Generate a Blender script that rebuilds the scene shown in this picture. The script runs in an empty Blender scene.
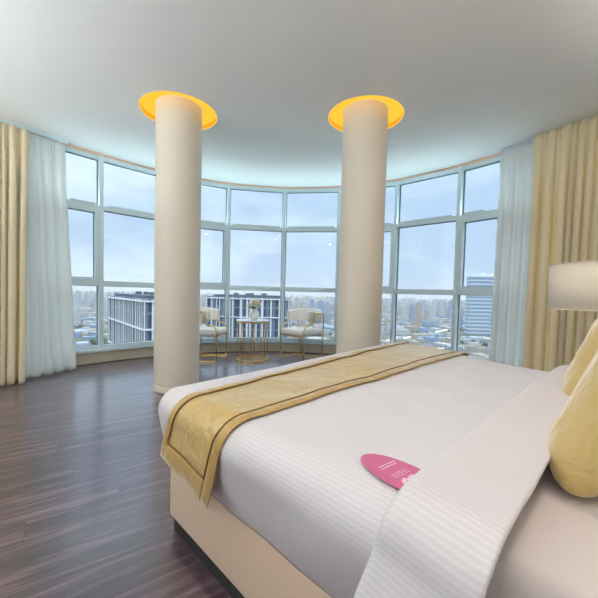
import bpy, bmesh, math, random
from mathutils import Vector, Matrix, noise
random.seed(7)
sc = bpy.context.scene
COL = sc.collection
pi = math.pi

# ------------------------------------------------------------------ helpers
def link(o):
    COL.objects.link(o); return o

def obj(name, bm, mat=None, parent=None, smooth=False, mats=None):
    me = bpy.data.meshes.new(name)
    bm.normal_update()
    bm.to_mesh(me); bm.free()
    for m in (mats or ([mat] if mat else [])):
        me.materials.append(m)
    if smooth:
        for p in me.polygons: p.use_smooth = True
    o = link(bpy.data.objects.new(name, me))
    if parent: o.parent = parent
    return o

def autosmooth(o, ang=40):
    me = o.data
    for p in me.polygons: p.use_smooth = True
    bm = bmesh.new(); bm.from_mesh(me)
    for e in bm.edges:
        if len(e.link_faces) == 2 and e.calc_face_angle(0) > math.radians(ang): e.smooth = False
    bm.to_mesh(me); bm.free()
    return o

def empty(name, loc=(0, 0, 0), rz=0.0):
    o = link(bpy.data.objects.new(name, None))
    o.location = loc; o.rotation_euler = (0, 0, rz); o.empty_display_size = .1
    return o

def tag(o, label, cat, group=None):
    o['label'] = label; o['category'] = cat
    if group: o['group'] = group
    return o

def struct(o):
    o['kind'] = 'structure'; return o

def add_box(bm, c, s, rz=0.0, bevel=0.0, M=None):
    r = bmesh.ops.create_cube(bm, size=1.0)
    vs = r['verts']
    m = Matrix.Translation(c) @ Matrix.Rotation(rz, 4, 'Z') @ Matrix.Diagonal((s[0], s[1], s[2], 1))
    if M is not None: m = M @ m
    bmesh.ops.transform(bm, matrix=m, verts=vs)
    if bevel > 0:
        es = list({e for v in vs for e in v.link_edges})
        bmesh.ops.bevel(bm, geom=es, offset=bevel, segments=2, affect='EDGES', profile=.7)

def add_bar(bm, a, b, w, h, up=Vector((0, 0, 1))):
    """rectangular bar from a to b; w sideways, h along up"""
    a = Vector(a); b = Vector(b); d = b - a; L = d.length; d.normalize()
    s = d.cross(up).normalized(); u = s.cross(d)
    M = Matrix((( s.x, d.x, u.x, 0), (s.y, d.y, u.y, 0), (s.z, d.z, u.z, 0), (0, 0, 0, 1)))
    r = bmesh.ops.create_cube(bm, size=1.0)
    m = Matrix.Translation((a + b) / 2) @ M @ Matrix.Diagonal((w, L, h, 1))
    bmesh.ops.transform(bm, matrix=m, verts=r['verts'])

def add_tube(bm, pts, r, seg=10, closed=False):
    pts = [Vector(p) for p in pts]; n = len(pts); rings = []
    prev = None
    for i, p in enumerate(pts):
        if closed: t = (pts[(i + 1) % n] - pts[i - 1])
        else: t = pts[min(i + 1, n - 1)] - pts[max(i - 1, 0)]
        t.normalize()
        if prev is None:
            ref = Vector((0, 0, 1)) if abs(t.z) < .9 else Vector((1, 0, 0))
            x = t.cross(ref).normalized()
        else:
            x = (prev - t * prev.dot(t)).normalized()
        prev = x; y = t.cross(x)
        rr = r[i] if isinstance(r, (list, tuple)) else r
        rings.append([bm.verts.new(p + (x * math.cos(2 * pi * k / seg) + y * math.sin(2 * pi * k / seg)) * rr) for k in range(seg)])
    m = n if closed else n - 1
    for i in range(m):
        A, B = rings[i], rings[(i + 1) % n]
        for k in range(seg):
            bm.faces.new((A[k], A[(k + 1) % seg], B[(k + 1) % seg], B[k]))
    if not closed:
        bm.faces.new(rings[0][::-1]); bm.faces.new(rings[-1])

def add_lathe(bm, prof, seg=48, c=(0, 0, 0), cap=False):
    rings = []
    for (r, z) in prof:
        rings.append([bm.verts.new((c[0] + r * math.cos(2 * pi * k / seg), c[1] + r * math.sin(2 * pi * k / seg), c[2] + z)) for k in range(seg)])
    for A, B in zip(rings, rings[1:]):
        for k in range(seg):
            bm.faces.new((A[k], A[(k + 1) % seg], B[(k + 1) % seg], B[k]))
    if cap:
        bm.faces.new(rings[0][::-1]); bm.faces.new(rings[-1])
    bmesh.ops.recalc_face_normals(bm, faces=bm.faces)

def add_prism(bm, poly, z0, z1):
    lo = [bm.verts.new((x, y, z0)) for x, y in poly]; hi = [bm.verts.new((x, y, z1)) for x, y in poly]
    n = len(poly)
    for i in range(n): bm.faces.new((lo[i], lo[(i + 1) % n], hi[(i + 1) % n], hi[i]))
    bm.faces.new(lo[::-1]); bm.faces.new(hi)
    bmesh.ops.recalc_face_normals(bm, faces=bm.faces)

def add_grid(bm, f, nu, nv, uvf=None):
    vs = [[bm.verts.new(f(i / nu, j / nv)) for j in range(nv + 1)] for i in range(nu + 1)]
    lay = bm.loops.layers.uv.verify() if uvf else None
    for i in range(nu):
        for j in range(nv):
            fc = bm.faces.new((vs[i][j], vs[i + 1][j], vs[i + 1][j + 1], vs[i][j + 1]))
            if uvf:
                for lp, (a, b) in zip(fc.loops, ((i, j), (i + 1, j), (i + 1, j + 1), (i, j + 1))):
                    lp[lay].uv = uvf(a / nu, b / nv)

def smoothstep(a, b, x):
    t = min(1, max(0, (x - a) / (b - a))); return t * t * (3 - 2 * t)
def lerp(a, b, t): return a + (b - a) * t

# ------------------------------------------------------------------ materials
class NT:
    def __init__(s, name):
        s.m = bpy.data.materials.new(name); s.m.use_nodes = True
        s.t = s.m.node_tree; s.n = s.t.nodes
        s.b = s.n['Principled BSDF']; s.out = s.n['Material Output']
    def new(s, t, **kw):
        n = s.n.new(t)
        for k, v in kw.items():
            if k in n.inputs: n.inputs[k].default_value = v
            else: setattr(n, k, v)
        return n
    def lk(s, a, b): s.t.links.new(a, b)
    def set(s, **kw):
        for k, v in kw.items():
            s.b.inputs[k.replace('_', ' ')].default_value = v
        return s

def rgb(r, g, b):
    f = lambda c: (c / 255 / 12.92) if c / 255 <= .04045 else ((c / 255 + .055) / 1.055) ** 2.4
    return (f(r), f(g), f(b), 1)

def plain(name, col, rough=.5, metal=0.0, bump=0.0, scale=80, var=.06, spec=.5, sheen=0.0):
    """painted / fabric surface with small procedural variation and grain"""
    t = NT(name); t.set(Roughness=rough, Metallic=metal)
    t.b.inputs['Specular IOR Level'].default_value = spec
    tc = t.new('ShaderNodeTexCoord')
    nz = t.new('ShaderNodeTexNoise', Scale=scale, Detail=3.0)
    t.lk(tc.outputs['Object'], nz.inputs['Vector'])
    nz2 = t.new('ShaderNodeTexNoise', Scale=2.2, Detail=2.0)
    t.lk(tc.outputs['Object'], nz2.inputs['Vector'])
    mx = t.new('ShaderNodeMix', data_type='RGBA')
    mx.inputs[6].default_value = tuple(c * (1 - var) for c in col[:3]) + (1,)
    mx.inputs[7].default_value = tuple(min(1, c * (1 + var)) for c in col[:3]) + (1,)
    t.lk(nz2.outputs['Fac'], mx.inputs[0])
    t.lk(mx.outputs[2], t.b.inputs['Base Color'])
    if bump > 0:
        bp = t.new('ShaderNodeBump', Strength=bump, Distance=.004)
        t.lk(nz.outputs['Fac'], bp.inputs['Height']); t.lk(bp.outputs['Normal'], t.b.inputs['Normal'])
    if sheen: t.b.inputs['Sheen Weight'].default_value = sheen
    return t.m

M = {}
M['ceiling'] = plain('ceiling_paint', rgb(240, 240, 239), .8, bump=.08, scale=220, var=.015, spec=.2)
M['wall'] = plain('wall_paint', rgb(236, 234, 230), .8, bump=.08, scale=200, var=.02)
M['column'] = plain('column_paint', rgb(232, 223, 207), .55, bump=.04, scale=160, var=.015)
M['frame'] = plain('frame_paint', rgb(222, 240, 246), .35, var=.02, scale=60)
M['gasket'] = plain('rubber_gasket', rgb(96, 116, 128), .6)
M['pelmet'] = plain('pelmet_paint', rgb(240, 205, 180), .6, var=.02)
M['plinth'] = plain('plinth_stone', rgb(206, 198, 176), .45, bump=.05, var=.04)
M['joint'] = plain('dark_joint', rgb(62, 48, 42), .7)
M['brass'] = plain('brushed_brass', (0.86, .62, .25, 1), .24, metal=1.0, var=.05)
M['bouc'] = plain('cream_upholstery', rgb(249, 245, 237), .85, bump=.5, scale=260, sheen=.2)
M['marble'] = None
M['bedbase'] = plain('beige_base_fabric', rgb(224, 198, 174), .85, bump=.25, scale=420, var=.03, sheen=.1)
M['black'] = plain('black_plinth', rgb(22, 20, 20), .5)
M['sheet'] = plain('white_sheet_cotton', rgb(220, 210, 206), .8, bump=.12, scale=330, var=.015, sheen=.15)
M['headboard'] = plain('headboard_fabric', rgb(214, 190, 150), .85, bump=.25, scale=300)
M['wood'] = plain('nightstand_wood', rgb(84, 60, 48), .4, var=.2, bump=.1, scale=30)
M['shade'] = None
M['ceramic'] = plain('white_ceramic', rgb(238, 238, 236), .3, bump=.2, scale=60)
M['petal'] = plain('white_petals', rgb(246, 244, 232), .6, var=.06)
M['leaf'] = plain('green_leaf', rgb(58, 96, 48), .5, var=.2)
M['pink'] = plain('pink_card', rgb(204, 104, 146), .45, var=.05)
M['pale'] = plain('white_print', rgb(250, 225, 235), .5, var=.02)

def satin(name, col, col2):
    t = NT(name); t.set(Roughness=.36)
    tc = t.new('ShaderNodeTexCoord')
    nz = t.new('ShaderNodeTexNoise', Scale=5.0, Detail=4.0, Distortion=.6)
    t.lk(tc.outputs['Object'], nz.inputs['Vector'])
    mx = t.new('ShaderNodeMix', data_type='RGBA'); mx.inputs[6].default_value = col; mx.inputs[7].default_value = col2
    t.lk(nz.outputs['Fac'], mx.inputs[0]); t.lk(mx.outputs[2], t.b.inputs['Base Color'])
    t.b.inputs['Specular IOR Level'].default_value = .8
    t.b.inputs['Sheen Weight'].default_value = 1.0
    t.b.inputs['Sheen Roughness'].default_value = .35
    t.b.inputs['Sheen Tint'].default_value = (1, .96, .86, 1)
    n2 = t.new('ShaderNodeTexNoise', Scale=11.0, Detail=3.0, Distortion=1.0)
    t.lk(tc.outputs['Object'], n2.inputs['Vector'])
    bp = t.new('ShaderNodeBump', Strength=.6, Distance=.02)
    t.lk(n2.outputs['Fac'], bp.inputs['Height']); t.lk(bp.outputs['Normal'], t.b.inputs['Normal'])
    return t.m
M['gold'] = satin('gold_satin', (0.54, .36, .10, 1), (0.62, .44, .16, 1))
M['goldtrim'] = satin('gold_satin_border', (0.46, .28, .06, 1), (0.52, .34, .09, 1))
M['goldcush'] = satin('gold_cushion_satin', (0.60, .42, .14, 1), (0.67, .50, .21, 1))

def duvet_mat():
    t = NT('white_striped_satin_cotton'); t.set(Roughness=.6)
    t.b.inputs['Sheen Weight'].default_value = .2
    uv = t.new('ShaderNodeUVMap'); sep = t.new('ShaderNodeSeparateXYZ'); t.lk(uv.outputs[0], sep.inputs[0])
    mul = t.new('ShaderNodeMath', operation='MULTIPLY'); mul.inputs[1].default_value = 2 * pi / .0105
    t.lk(sep.outputs['Y'], mul.inputs[0])
    sn = t.new('ShaderNodeMath', operation='SINE'); t.lk(mul.outputs[0], sn.inputs[0])
    mr = t.new('ShaderNodeMapRange'); mr.inputs[1].default_value = -.3; mr.inputs[2].default_value = .3
    t.lk(sn.outputs[0], mr.inputs[0])
    mx = t.new('ShaderNodeMix', data_type='RGBA'); mx.inputs[6].default_value = rgb(214, 210, 214); mx.inputs[7].default_value = rgb(220, 217, 221)
    t.lk(mr.outputs[0], mx.inputs[0]); t.lk(mx.outputs[2], t.b.inputs['Base Color'])
    r2 = t.new('ShaderNodeMapRange'); r2.inputs[3].default_value = .68; r2.inputs[4].default_value = .5
    t.lk(mr.outputs[0], r2.inputs[0]); t.lk(r2.outputs[0], t.b.inputs['Roughness'])
    tc = t.new('ShaderNodeTexCoord'); nz = t.new('ShaderNodeTexNoise', Scale=9.0, Detail=5.0); t.lk(tc.outputs['Object'], nz.inputs['Vector'])
    ad = t.new('ShaderNodeMath', operation='MULTIPLY_ADD'); ad.inputs[1].default_value = .02
    t.lk(mr.outputs[0], ad.inputs[0]); t.lk(nz.outputs['Fac'], ad.inputs[2])
    bp = t.new('ShaderNodeBump', Strength=.3, Distance=.012); t.lk(ad.outputs[0], bp.inputs['Height']); t.lk(bp.outputs['Normal'], t.b.inputs['Normal'])
    return t.m
M['duvet'] = duvet_mat()

def marble_mat():
    t = NT('white_marble'); t.set(Roughness=.12)
    tc = t.new('ShaderNodeTexCoord'); nz = t.new('ShaderNodeTexNoise', Scale=6.0, Detail=8.0, Distortion=2.5); t.lk(tc.outputs['Object'], nz.inputs['Vector'])
    cr = t.new('ShaderNodeValToRGB'); e = cr.color_ramp.elements
    e[0].position = .47; e[0].color = rgb(238, 240, 240); e[1].position = .6; e[1].color = rgb(248, 248, 246)
    k = cr.color_ramp.elements.new(.5); k.color = rgb(205, 208, 210); k2 = cr.color_ramp.elements.new(.53); k2.color = rgb(244, 244, 243)
    t.lk(nz.outputs['Fac'], cr.inputs[0]); t.lk(cr.outputs[0], t.b.inputs['Base Color'])
    return t.m
M['marble'] = marble_mat()

def cloth_translucent(name, col, tr, tcol, rough=.85, weave=900):
    t = NT(name); t.set(Roughness=rough, Base_Color=col)
    t.b.inputs['Sheen Weight'].default_value = .15
    tc = t.new('ShaderNodeTexCoord')
    nz = t.new('ShaderNodeTexNoise', Scale=weave, Detail=1.0); t.lk(tc.outputs['Object'], nz.inputs['Vector'])
    bp = t.new('ShaderNodeBump', Strength=.15, Distance=.002); t.lk(nz.outputs['Fac'], bp.inputs['Height']); t.lk(bp.outputs['Normal'], t.b.inputs['Normal'])
    tl = t.new('ShaderNodeBsdfTranslucent'); tl.inputs[0].default_value = tcol
    mx = t.new('ShaderNodeMixShader'); mx.inputs[0].default_value = tr
    t.lk(t.b.outputs[0], mx.inputs[1]); t.lk(tl.outputs[0], mx.inputs[2]); t.lk(mx.outputs[0], t.out.inputs[0])
    return t.m
M['drape'] = cloth_translucent('pale_gold_drape', rgb(252, 244, 222), .44, (1.0, .88, .62, 1))
M['sheer'] = cloth_translucent('white_sheer', rgb(248, 250, 248), .5, (.95, .98, .98, 1))
M['shade'] = cloth_translucent('linen_lampshade', rgb(246, 236, 219), .10, (.95, .88, .75, 1))

def glass_mat():
    t = NT('window_glass'); t.n.remove(t.b)
    tr = t.new('ShaderNodeBsdfTransparent'); tr.inputs[0].default_value = (.93, .975, .985, 1)
    gl = t.new('ShaderNodeBsdfGlossy'); gl.inputs['Roughness'].default_value = 0.0; gl.inputs[0].default_value = (1, 1, 1, 1)
    fr = t.new('ShaderNodeFresnel'); fr.inputs[0].default_value = 1.5
    mx = t.new('ShaderNodeMixShader'); t.lk(fr.outputs[0], mx.inputs[0]); t.lk(tr.outputs[0], mx.inputs[1]); t.lk(gl.outputs[0], mx.inputs[2])
    t.lk(mx.outputs[0], t.out.inputs[0]); return t.m
M['glass'] = glass_mat()

def emit(name, col, st):
    t = NT(name); t.n.remove(t.b); e = t.new('ShaderNodeEmission'); e.inputs[0].default_value = col; e.inputs[1].default_value = st
    t.lk(e.outputs[0], t.out.inputs[0]); return t.m
M['amber'] = emit('amber_cove_glow', (1.0, .545, .045, 1), .92)
M['amber_wall'] = emit('amber_cove_wall_glow', (1.0, .42, .02, 1), .78)
M['amber_rim'] = emit('amber_cove_lip', (1.0, .62, .12, 1), .85)

def floor_mat(ang):
    t = NT('dark_walnut_planks'); t.b.inputs['Specular IOR Level'].default_value = .5
    t.b.inputs['Coat Weight'].default_value = 1.0; t.b.inputs['Coat Roughness'].default_value = .18; t.b.inputs['Coat IOR'].default_value = 1.95; t.b.inputs['Coat Tint'].default_value = (1, 1, 1, 1)
    tc = t.new('ShaderNodeTexCoord'); mp = t.new('ShaderNodeMapping'); mp.inputs['Rotation'].default_value = (0, 0, -ang)
    t.lk(tc.outputs['Object'], mp.inputs['Vector'])
    br = t.new('ShaderNodeTexBrick'); br.offset = 0.0
    sx = t.new('ShaderNodeSeparateXYZ'); t.lk(mp.outputs[0], sx.inputs[0])
    dv_ = t.new('ShaderNodeMath', operation='DIVIDE'); dv_.inputs[1].default_value = .145; t.lk(sx.outputs[1], dv_.inputs[0])
    fl = t.new('ShaderNodeMath', operation='FLOOR'); t.lk(dv_.outputs[0], fl.inputs[0])
    wn = t.new('ShaderNodeTexWhiteNoise', noise_dimensions='1D'); t.lk(fl.outputs[0], wn.inputs['W'])
    ma = t.new('ShaderNodeMath', operation='MULTIPLY_ADD'); ma.inputs[1].default_value = 1.2; t.lk(wn.outputs[0], ma.inputs[0]); t.lk(sx.outputs[0], ma.inputs[2])
    cx = t.new('ShaderNodeCombineXYZ'); t.lk(ma.outputs[0], cx.inputs[0]); t.lk(sx.outputs[1], cx.inputs[1])
    br.inputs['Scale'].default_value = 1.0; br.inputs['Brick Width'].default_value = 1.2; br.inputs['Row Height'].default_value = .145
    br.inputs['Mortar Size'].default_value = .0016; br.inputs['Mortar Smooth'].default_value = .2; br.inputs['Bias'].default_value = 0
    br.inputs['Color1'].default_value = (0, 0, 0, 1); br.inputs['Color2'].default_value = (1, 1, 1, 1); br.inputs['Mortar'].default_value = (.5, .5, .5, 1)
    t.lk(cx.outputs[0], br.inputs['Vector'])
    m2 = t.new('ShaderNodeMapping'); m2.inputs['Scale'].default_value = (1.1, 16, 1); t.lk(mp.outputs[0], m2.inputs['Vector'])
    off = t.new('ShaderNodeVectorMath', operation='MULTIPLY_ADD'); off.inputs[1].default_value = (7, 3, 5)
    t.lk(br.outputs['Color'], off.inputs[0]); t.lk(m2.outputs[0], off.inputs[2])
    nz = t.new('ShaderNodeTexNoise', Scale=1.6, Detail=7.0, Roughness=.62, Distortion=.5); t.lk(off.outputs[0], nz.inputs['Vector'])
    cr = t.new('ShaderNodeValToRGB'); e = cr.color_ramp.elements
    e[0].position = .3; e[0].color = rgb(40, 27, 40); e[1].position = .74; e[1].color = rgb(138, 108, 124)
    k = cr.color_ramp.elements.new(.5); k.color = rgb(72, 51, 66)
    t.lk(nz.outputs['Fac'], cr.inputs[0])
    tone = t.new('ShaderNodeMix', data_type='RGBA', blend_type='MULTIPLY'); tone.inputs[0].default_value = 1
    mr = t.new('ShaderNodeMapRange'); mr.inputs[3].default_value = .8; mr.inputs[4].default_value = 1.12
    t.lk(br.outputs['Color'], mr.inputs[0]); t.lk(cr.outputs[0], tone.inputs[6]); t.lk(mr.outputs[0], tone.inputs[7])
    dk = t.new('ShaderNodeMix', data_type='RGBA'); dk.inputs[7].default_value = rgb(34, 24, 24)
    t.lk(br.outputs['Fac'], dk.inputs[0]); t.lk(tone.outputs[2], dk.inputs[6]); t.lk(dk.outputs[2], t.b.inputs['Base Color'])
    rr = t.new('ShaderNodeMapRange'); rr.inputs[3].default_value = .30; rr.inputs[4].default_value = .46
    t.lk(nz.outputs['Fac'], rr.inputs[0]); t.lk(rr.outputs[0], t.b.inputs['Roughness'])
    hh = t.new('ShaderNodeMath', operation='SUBTRACT'); t.lk(nz.outputs['Fac'], hh.inputs[0]); t.lk(br.outputs['Fac'], hh.inputs[1])
    bp = t.new('ShaderNodeBump', Strength=.22, Distance=.003); t.lk(hh.outputs[0], bp.inputs['Height']); t.lk(bp.outputs['Normal'], t.b.inputs['Normal'])
    return t.m
M['floor'] = floor_mat(math.radians(35))

def facade_mat(name, wall, glass, bx, bz, fx=.55, fz=.55):
    """window grid in object space: repeats every bx m sideways (x+y) and bz m up"""
    t = NT(name); t.set(Roughness=.6)
    tc = t.new('ShaderNodeTexCoord'); sep = t.new('ShaderNodeSeparateXYZ')
    g = t.new('ShaderNodeNewGeometry')
    t.lk(g.outputs['Position'], sep.inputs[0])
    ad = t.new('ShaderNodeMath', operation='ADD'); t.lk(sep.outputs[0], ad.inputs[0]); t.lk(sep.outputs[1], ad.inputs[1])
    def band(src, per, frac):
        d = t.new('ShaderNodeMath', operation='DIVIDE'); d.inputs[1].default_value = per; t.lk(src, d.inputs[0])
        f = t.new('ShaderNodeMath', operation='FRACT'); t.lk(d.outputs[0], f.inputs[0])
        l = t.new('ShaderNodeMath', operation='LESS_THAN'); l.inputs[1].default_value = frac; t.lk(f.outputs[0], l.inputs[0]); return l.outputs[0]
    a = band(ad.outputs[0], bx, fx); b = band(sep.outputs[2], bz, fz)
    mu = t.new('ShaderNodeMath', operation='MULTIPLY'); t.lk(a, mu.inputs[0]); t.lk(b, mu.inputs[1])
    mx = t.new('ShaderNodeMix', data_type='RGBA'); mx.inputs[6].default_value = wall; mx.inputs[7].default_value = glass
    # flat roofs stay plain
    sn = t.new('ShaderNodeSeparateXYZ'); t.lk(g.outputs['Normal'], sn.inputs[0])
    lt = t.new('ShaderNodeMath', operation='LESS_THAN'); lt.inputs[1].default_value = .5; t.lk(sn.outputs[2], lt.inputs[0])
    m2 = t.new('ShaderNodeMath', operation='MULTIPLY'); t.lk(mu.outputs[0], m2.inputs[0]); t.lk(lt.outputs[0], m2.inputs[1])
    t.lk(m2.outputs[0], mx.inputs[0]); t.lk(mx.outputs[2], t.b.inputs['Base Color'])
    return t.m

# ------------------------------------------------------------------ camera
HC = 1.04163; PITCH = .04095; ROLL = .02471; F = 338.81452
cam_d = bpy.data.cameras.new('camera'); cam = link(bpy.data.objects.new('camera', cam_d))
cam_d.sensor_fit = 'HORIZONTAL'; cam_d.sensor_width = 36; cam_d.lens = 36 * F / 598; cam_d.shift_y = 8.76621 / 598
cam_d.clip_start = .02; cam_d.clip_end = 40000
fw = Vector((0, math.cos(PITCH), -math.sin(PITCH))); up = Vector((0, math.sin(PITCH), math.cos(PITCH))); rt = Vector((1, 0, 0))
c_, s_ = math.cos(ROLL), math.sin(ROLL)
rt2 = rt * c_ + up * s_; up2 = up * c_ - rt * s_
cam.matrix_world = Matrix(((rt2.x, up2.x, -fw.x, 0), (rt2.y, up2.y, -fw.y, 0), (rt2.z, up2.z, -fw.z, HC), (0, 0, 0, 1)))
sc.camera = cam

# ------------------------------------------------------------------ plan of the room
H = 2.9
CX, CY, R = -0.25963, 2.88342, 3.136
OX, OY = -.5417, 1.4372
U = Vector((.70, -.714, 0)).normalized(); V = Vector((-U.y, U.x, 0))
def bed(u, v, z): return Vector((OX, OY, 0)) + U * u + V * v + Vector((0, 0, z))
def arc(deg, r=R): a = math.radians(deg); return Vector((CX + r * math.sin(a), CY + r * math.cos(a), 0))
A0, STEP = -53.5, 17.6
joints = [arc(A0 + STEP * k) for k in range(7)]          # -53.5 .. 52.1
ML = .97
dl = Vector((-.66, -.751, 0)).normalized(); dr = Vector((.614, -.789, 0)).normalized()
left_j = [joints[0] + dl * ML * k for k in (2, 1)]
right_j = [joints[6] + dr * ML * k for k in (1, 2)]
J = left_j + joints + right_j                               # 11 joints, 10 windows
# end of the right flank runs to the head wall U = 1.93
def uv_of(p): d = p - Vector((OX, OY, 0)); return d.dot(U), d.dot(V)
HW = 1.93
def hit_head(p, d):
    u0, _ = uv_of(p); t = (HW - u0) / d.dot(U); return p + d * t
PR = hit_head(J[-1], dr)
p_left_end = J[0]
PW = [PR, bed(HW, -2.6, 0), bed(HW, -2.6, 0) - U * 3.6, Vector((-4.35, 2.2, 0)), p_left_end]
inner = [(p.x, p.y) for p in J]
outer_poly = [(p.x, p.y) for p in [J[0]] + [arc(A0 + 2.2 * k) for k in range(49)] + J[-2:] + PW[:-1]]
smooth_head = [J[0], J[1]] + [arc(A0 + 2.2 * k) for k in range(49)] + J[-2:]

def offset_path(pts, d):
    out = []
    for i, p in enumerate(pts):
        a = pts[max(0, i - 1)]; b = pts[min(len(pts) - 1, i + 1)]
        t = (b - a).normalized(); n = Vector((t.y, -t.x, 0))    # right hand side of travel = inward (path runs left to right seen from above, clockwise)
        out.append(p + n * d)
    return out

def ribbon(name, pts, d0, d1, z0, z1, mat, kind=True, parent=None):
    a = offset_path(pts, d0); b = offset_path(pts, d1); bm = bmesh.new()
    rows = []
    for p, q in zip(a, b):
        rows.append([bm.verts.new((p.x, p.y, z0)), bm.verts.new((q.x, q.y, z0)), bm.verts.new((q.x, q.y, z1)), bm.verts.new((p.x, p.y, z1))])
    for r0, r1 in zip(rows, rows[1:]):
        for k in range(4): bm.faces.new((r0[k], r0[(k + 1) % 4], r1[(k + 1) % 4], r1[k]))
    bm.faces.new(rows[0]); bm.faces.new(rows[-1][::-1])
    bmesh.ops.recalc_face_normals(bm, faces=bm.faces)
    o = obj(name, bm, mat, parent); autosmooth(o, 30)
    if kind: struct(o)
    return o

# floor and ceiling (both run under / over the window wall)
poly_out = [(p.x, p.y) for p in offset_path(smooth_head, -.16)] + [(p.x, p.y) for p in PW[:-1]]
bm = bmesh.new(); add_prism(bm, poly_out, -.25, 0); struct(obj('floor', bm, M['floor']))

COLS = [(-1.30014, 3.62072), (.64348, 3.60852)]
CR_, RR_ = .2304, .3826
def filled(name, outer, holes, z0, z1, mat):
    cu = bpy.data.curves.new(name, 'CURVE'); cu.dimensions = '2D'; cu.fill_mode = 'BOTH'; cu.extrude = (z1 - z0) / 2
    for loop in [outer] + holes:
        sp = cu.splines.new('POLY'); sp.points.add(len(loop) - 1); sp.use_cyclic_u = True
        for p, q in zip(sp.points, loop): p.co = (q[0], q[1], 0, 1)
    t = bpy.data.objects.new(name, cu); COL.objects.link(t)
    dg = bpy.context.evaluated_depsgraph_get()
    me = bpy.data.meshes.new_from_object(t.evaluated_get(dg)); bpy.data.objects.remove(t); bpy.data.curves.remove(cu)
    me.transform(Matrix.Translation((0, 0, (z0 + z1) / 2)))
    me.materials.clear(); me.materials.append(mat); me.name = name
    return link(bpy.data.objects.new(name, me))
holes = [[(x + RR_ * math.cos(2 * pi * k / 96), y + RR_ * math.sin(2 * pi * k / 96)) for k in range(96)] for x, y in COLS]
struct(filled('ceiling', poly_out, holes, H, H + .16, M['ceiling']))

def wall(name, a, b, t=.14):
    bm = bmesh.new(); d = (b - a).normalized(); n = Vector((d.y, -d.x, 0)) * -t
    add_prism(bm, [(a.x, a.y), (b.x, b.y), (b.x + n.x, b.y + n.y), (a.x + n.x, a.y + n.y)], 0, H)
    return struct(obj(name, bm, M['wall']))
wall('wall_right', J[-1], PR); wall('wall_head', PR, PW[1]); wall('wall_rear', PW[1], PW[2]); wall('wall_back', PW[2], PW[3]); wall('wall_left', PW[3], J[0])

# ------------------------------------------------------------------ columns with glowing recesses
for i, (x, y) in enumerate(COLS):
    side = ('left', 'right')[i]
    o = empty('column', (x, y, 0)); struct(o)
    bm = bmesh.new(); zs = 2.195
    add_lathe(bm, [(CR_, .06), (CR_, zs - .004), (CR_ - .003, zs - .002), (CR_ - .003, zs + .002), (CR_, zs + .004), (CR_, H + .1)], 96)
    s = obj('shaft', bm, M['column'], o); autosmooth(s, 25)
    bm = bmesh.new(); add_lathe(bm, [(CR_ + .006, 0), (CR_ + .006, .05), (CR_, .06)], 96); b = obj('base_ring', bm, M['column'], o); autosmooth(b, 40)
    if i == 0:
        bm = bmesh.new(); a = math.radians(200); r = bmesh.ops.create_uvsphere(bm, u_segments=12, v_segments=8, radius=.008)
        d = obj('screw_cap', bm, M['joint'], o); a = math.atan2(-y, -x) - 1.25; d.location = (CR_ * math.cos(a), CR_ * math.sin(a), zs + .01)
    c = empty('cove_light', (x, y, H))
    tag(c, f'glowing amber ring recess in the ceiling around the {side} column', 'ceiling light', None)
    bm = bmesh.new(); add_lathe(bm, [(CR_ + .002, .05), (RR_ - .001, .05)], 96); obj('diffuser', bm, M['amber'], c)
    bm = bmesh.new(); add_lathe(bm, [(RR_ - .001, .05), (RR_ - .001, .004)], 96); w = obj('side_wall', bm, M['amber_wall'], c, True)
    bm = bmesh.new(); add_lathe(bm, [(RR_ - .001, .006), (RR_ - .006, .003), (RR_ - .006, -.002), (RR_ + .004, -.002), (RR_ + .004, -.0005)], 96); obj('lip', bm, M['amber_rim'], c)

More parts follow.
